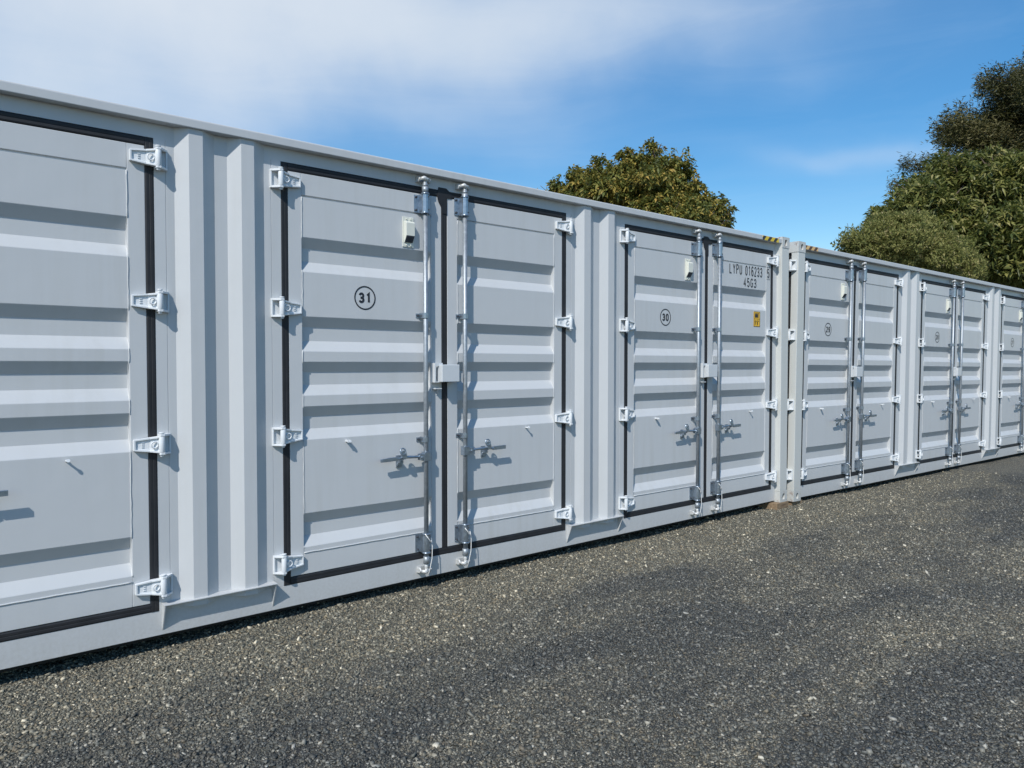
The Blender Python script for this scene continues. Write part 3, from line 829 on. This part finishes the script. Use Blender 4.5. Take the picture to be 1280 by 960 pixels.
# ------------------------------------------------------------------ trees
def leaf_mat(name, stops, rough=.5, trans=.25, tcol=(.10, .14, .02)):
    m, t, bs = mat(name); L = t.links.new
    at = t.nodes.new('ShaderNodeAttribute'); at.attribute_name = 'tone'
    c = ramp(t, at.outputs['Fac'], stops)
    L(c.outputs[0], bs.inputs['Base Color']); bs.inputs['Roughness'].default_value = rough
    bs.inputs['Specular IOR Level'].default_value = .28
    tr = t.nodes.new('ShaderNodeBsdfTranslucent'); tr.inputs[0].default_value = (*tcol, 1)
    mx = t.nodes.new('ShaderNodeMixShader'); mx.inputs[0].default_value = trans
    L(bs.outputs[0], mx.inputs[1]); L(tr.outputs[0], mx.inputs[2]); L(mx.outputs[0], t.nodes['Material Output'].inputs[0])
    return m
BARK = plain('bark', (.10, .075, .055), .9)
def leaves_mesh(P, D, U, length, width, tone, name, matl, parent, fold=.18, droop=.25):
    """P base points, D directions, U side vectors; each leaf a bent 6-point blade"""
    n = len(P)
    Nn = np.cross(D, U); Nn /= np.linalg.norm(Nn, axis=1, keepdims=True) + 1e-9
    l = length[:, None]; w = width[:, None]
    down = np.array([0, 0, -1.0])
    mid = P + D * l * .5 + Nn * 0
    tip = P + D * l + down * l * droop
    a = P; b = mid + U * w * .5 + Nn * w * fold; c = tip; d = mid - U * w * .5 + Nn * w * fold
    V = np.stack([a, b, c, d, mid], 1).reshape(-1, 3)
    base = np.arange(n) * 5
    F = np.concatenate([np.stack([base, base + 1, base + 4], -1), np.stack([base + 1, base + 2, base + 4], -1), np.stack([base + 2, base + 3, base + 4], -1), np.stack([base + 3, base, base + 4], -1)])
    return raw_mesh(name, V, F, matl, parent, attr=np.repeat(tone, 5))
def unit(v): return v / (np.linalg.norm(v, axis=-1, keepdims=True) + 1e-9)
def crown(lobes, tips, per, ll, lw, matl, parent, up=.3, shell=.30, seed=1, droop=.25, tone_bias=0, flat=.0, sub=0):
    g = np.random.default_rng(seed)
    if sub:
        big = list(lobes); lobes = []
        for (x, y, z, a, b) in big:
            nsub = max(3, int(sub * (a * b) ** .5 / .9))
            for q in range(nsub):
                dd = g.normal(size=3); dd /= np.linalg.norm(dd); dd[2] = dd[2] * .9 + .12
                k = g.uniform(.50, .80); rr = g.uniform(.26, .44) * (a * b) ** .5
                lobes.append((x + dd[0] * a * k, y + dd[1] * a * k, z + dd[2] * b * k, rr * 1.1, rr * .85))
            lobes.append((x, y, z, a * .66, b * .66))
    vol = np.array([l[3] ** 2 * l[4] for l in lobes]) ** .8; vol /= vol.sum()
    idx = g.choice(len(lobes), tips, p=vol)
    C = np.array([l[:3] for l in lobes])[idx]; RR = np.array([(l[3], l[3], l[4]) for l in lobes])[idx]
    d = unit(g.normal(size=(tips, 3)))
    # lumpy shell
    lump = .86 + .20 * np.sin(d[:, 0] * 7 + idx) * np.sin(d[:, 1] * 6 + idx * 2.1) + .10 * np.sin(d[:, 2] * 13 + d[:, 0] * 9)
    r = (1 - shell * g.uniform(0, 1, tips) ** 1.6) * lump
    T = C + d * RR * r[:, None]
    out = unit(d * .8 + g.normal(0, .45, (tips, 3)) + np.array([0, 0, up]))
    P = np.repeat(T, per, 0); O = np.repeat(out, per, 0); n = len(P)
    D = unit(O * .7 + g.normal(0, .75, (n, 3))); 
    U = unit(np.cross(D, unit(O * .75 + np.array([0, 0, .65]) + g.normal(0, .42, (n, 3)))))
    P = P + g.normal(0, .25, (n, 3)) * ll
    L_ = ll * g.uniform(.65, 1.25, n); Wd = lw * g.uniform(.7, 1.25, n)
    tt = np.repeat(g.normal(.45, .18, tips), per) + g.normal(0, .16, n) + tone_bias
    return leaves_mesh(P, D, U, L_, Wd, tt.clip(0, 1), 'crown', matl, parent, droop=droop)
def trunk(base, lobes, r0, parent, seed=3, fork=.45):
    g = random.Random(seed); m = MB()
    b = Vector(base); top = Vector(base) + Vector((0, 0, fork * (max(l[2] for l in lobes) - base[2])))
    m.tube([b + Vector((0, 0, -.2)), b * .5 + top * .5 + Vector((g.uniform(-.15, .15), g.uniform(-.15, .15), 0)), top], [r0 * 1.25, r0, r0 * .8], 10)
    for l in lobes:
        e = Vector(l[:3]); mid = top.lerp(e, .5) + Vector((g.uniform(-.3, .3), g.uniform(-.3, .3), g.uniform(-.1, .5)))
        m.tube([top - Vector((0, 0, .2)), mid, e], [r0 * .5, r0 * .3, r0 * .12], 7)
        for k in range(6):
            a = g.uniform(0, 6.283); z = g.uniform(-.4, .8)
            q = e + Vector((math.cos(a) * l[3], math.sin(a) * l[3], z * l[4])) * .8
            s = mid.lerp(e, g.uniform(.3, 1)); m.tube([s, s.lerp(q, .5) + Vector((0, 0, g.uniform(0, .3))), q], [r0 * .14, r0 * .09, r0 * .03], 5)
    return m.build('trunk', BARK, parent)
def ray_dir(u, v):
    r = Vector((math.sin(_yaw), -math.cos(_yaw), 0)); upv = r.cross(fw)
    return (fw + r * ((u - 640) / 923.4) + upv * ((480 - v) / 923.4))
def at(u, v, depth): return CAMP + ray_dir(u, v) * depth
def tree(name, label, cat, lobes_px, depth, base_uv, kw, r0=.22, group=None, fork=.45):
    lobes = []
    for (u, v, rp, rv, dd) in lobes_px:
        p = at(u, v, depth + dd); k = (depth + dd) / 923.4
        lobes.append((p.x, p.y, p.z, rp * k, rv * k))
    b = at(base_uv, 455, depth); b.z = gheight(b.x, b.y)
    root = empty(name, b)
    tag(root, label, cat, group)
    loc = [(l[0] - b.x, l[1] - b.y, l[2] - b.z, l[3], l[4]) for l in lobes]
    crown(loc, parent=root, **kw)
    trunk((0, 0, 0), loc, r0, root, fork=fork)
    return root
OLIVE = leaf_mat('olive_gold_leaves', [(.0, (.045, .066, .018)), (.35, (.12, .14, .034)), (.60, (.25, .22, .050)), (.85, (.40, .29, .068)), (1, (.46, .31, .08))], .5, .3, (.22, .20, .04))
BROAD = leaf_mat('long_green_leaves', [(.0, (.050, .066, .018)), (.4, (.135, .148, .040)), (.7, (.24, .23, .066)), (1, (.39, .34, .14))], .42, .28, (.14, .18, .04))
DARK = leaf_mat('dark_conifer_needles', [(.0, (.018, .024, .010)), (.5, (.078, .076, .027)), (1, (.16, .135, .052))], .6, .1)
FINE = leaf_mat('fine_olive_leaves', [(.0, (.16, .18, .055)), (.5, (.29, .29, .095)), (.85, (.38, .33, .13)), (1, (.42, .34, .19))], .6, .4, (.25, .27, .09))
# round tree behind the nearer container
tree('tree', 'rounded olive and gold-leaved tree behind the nearer container', 'tree',
     [(800, 262, 62, 70, 0), (822, 220, 40, 42, 0), (745, 252, 46, 44, -.6), (770, 222, 36, 30, .3), (716, 262, 34, 28, 0), (858, 258, 44, 44, .2), (885, 285, 34, 32, -.4), (790, 300, 90, 50, 1.2),
      (700, 246, 36, 24, .2), (722, 240, 36, 30, .1), (890, 262, 30, 28, .2), (728, 226, 22, 20, 0), (790, 205, 26, 22, .1), (830, 262, 70, 55, -.8), (765, 262, 50, 40, -.3), (745, 205, 14, 14, .4), (822, 186, 15, 16, 0), (845, 215, 22, 22, 0), (905, 276, 16, 14, 0), (840, 290, 60, 44, -1)],
     24.5, 800, dict(tips=8500, per=13, ll=.165, lw=.075, matl=OLIVE, up=.5, shell=.34, seed=5, droop=.45, sub=16), r0=.24)
# big long-leaved tree at right
tree('tree', 'big dark green tree with long drooping leaves at the right edge', 'tree',
     [(1240, 262, 80, 68, 0), (1160, 262, 50, 44, -1), (1190, 232, 44, 38, 0), (1150, 248, 34, 34, -.3), (1105, 290, 30, 30, -.5), (1120, 285, 34, 32, .5), (1285, 238, 66, 44, .5), (1330, 250, 90, 80, 1), (1230, 320, 100, 50, -1.5), (1290, 310, 80, 60, -2), (1145, 235, 18, 20, .5), (1104, 270, 16, 18, .2), (1180, 195, 12, 12, .5), (1235, 200, 24, 14, 0), (1350, 330, 90, 70, -1)],
     25.5, 1270, dict(tips=11500, per=13, ll=.27, lw=.078, matl=BROAD, up=.55, shell=.42, seed=9, droop=.3, sub=18), r0=.35)
# fine-leaved bush in front of it
tree('bush', 'fine-leaved light olive bush just over the farther container roof', 'bush',
     [(1130, 305, 52, 36, 0), (1085, 306, 28, 24, 0), (1170, 322, 44, 34, -.3), (1105, 284, 26, 18, .2), (1140, 282, 30, 18, 0), (1062, 300, 12, 12, 0), (1200, 338, 30, 26, -.3), (1066, 318, 20, 20, .2)],
     18.6, 1130, dict(tips=9500, per=7, ll=.085, lw=.030, matl=FINE, up=.8, shell=.5, seed=12, droop=.05), r0=.07, fork=.2)
tree('shrub', 'sparse dark twiggy shrub poking up left of the light olive bush', 'shrub',
     [(1054, 298, 9, 12, 0), (1047, 306, 8, 7, 0), (1062, 288, 7, 9, 0)],
     18.9, 1056, dict(tips=60, per=3, ll=.09, lw=.045, matl=BROAD, up=.6, shell=.7, seed=22, droop=.1), r0=.03, fork=.5)
# dark conifer behind
def conifer():
    depth = 33.0
    b = at(1345, 455, depth); b.z = 0
    root = empty('conifer', b)
    tag(root, 'tall dark conifer rising behind the long-leaved tree at the upper right', 'tree')
    k = depth / 923.4; H_ = at(1345, 5, depth).z
    m = MB(); m.tube([(0, 0, -.2), (0, 0, H_ * .5), (0, 0, H_)], [.45, .3, .04], 9)
    g = np.random.default_rng(31); P = []; Dd = []; tn = []
    nb = 330
    prof_f = [0, .55, .59, .655, .72, .79, .845, .93, 1]; prof_r = [7.4, 7.1, 6.9, 6.3, 5.2, 4.0, 2.6, 1.2, .15]
    for i in range(nb):
        f = i / nb; z = H_ * (.20 + .80 * f); rad = float(np.interp(z / H_, prof_f, prof_r)) * g.uniform(.70, 1.12)
        a = i * 2.39996 + g.uniform(-.3, .3); dz = g.uniform(-.02, .16) * rad
        e = np.array([math.cos(a) * rad, math.sin(a) * rad, z + dz]); s = np.array([0, 0, z])
        mid = (s + e) / 2 + np.array([0, 0, -.06 * rad])
        m.tube([tuple(s), tuple(mid), tuple(e)], [.06, .04, .015], 4)
        nn = int(80 + 120 * rad)
        u = g.uniform(.25, 1.0, nn) ** .8
        c = (1 - u)[:, None] ** 2 * s + (2 * u * (1 - u))[:, None] * mid + (u ** 2)[:, None] * e
        wid = .42 * rad ** .5 * (1.15 - u) + .14
        side = np.array([-math.sin(a), math.cos(a), 0])
        sp = g.normal(0, .55, nn) * wid
        c = c + side * sp[:, None] + np.array([0, 0, 1.0]) * (g.normal(0, .27, nn) - .10 * np.abs(sp))[:, None]
        c += g.normal(0, .05, c.shape)
        for _ in range(3):
            P.append(c + g.normal(0, .07, c.shape)); dd = unit(np.array([math.cos(a), math.sin(a), .15])[None] + g.normal(0, .7, (nn, 3))); Dd.append(dd)
            tn.append((g.normal(.45, .2) + g.normal(0, .15, nn)).clip(0, 1))
    P = np.concatenate(P); Dd = np.concatenate(Dd); tn = np.concatenate(tn); n = len(P)
    U = unit(np.cross(Dd, unit(g.normal(0, .5, size=(n, 3)) + np.array([-.3, -.3, .8]))))
    leaves_mesh(P, Dd, U, g.uniform(.13, .26, n), g.uniform(.03, .06, n), tn, 'crown', DARK, root, droop=.05)
    m.build('trunk', BARK, root)
    print('conifer needles', n)
conifer()

# ------------------------------------------------------------------ render
S.render.engine = 'CYCLES'
S.cycles.max_bounces = 6
S.cycles.diffuse_bounces = 3
S.cycles.use_denoising = True
S.render.resolution_x = 1024; S.render.resolution_y = 768
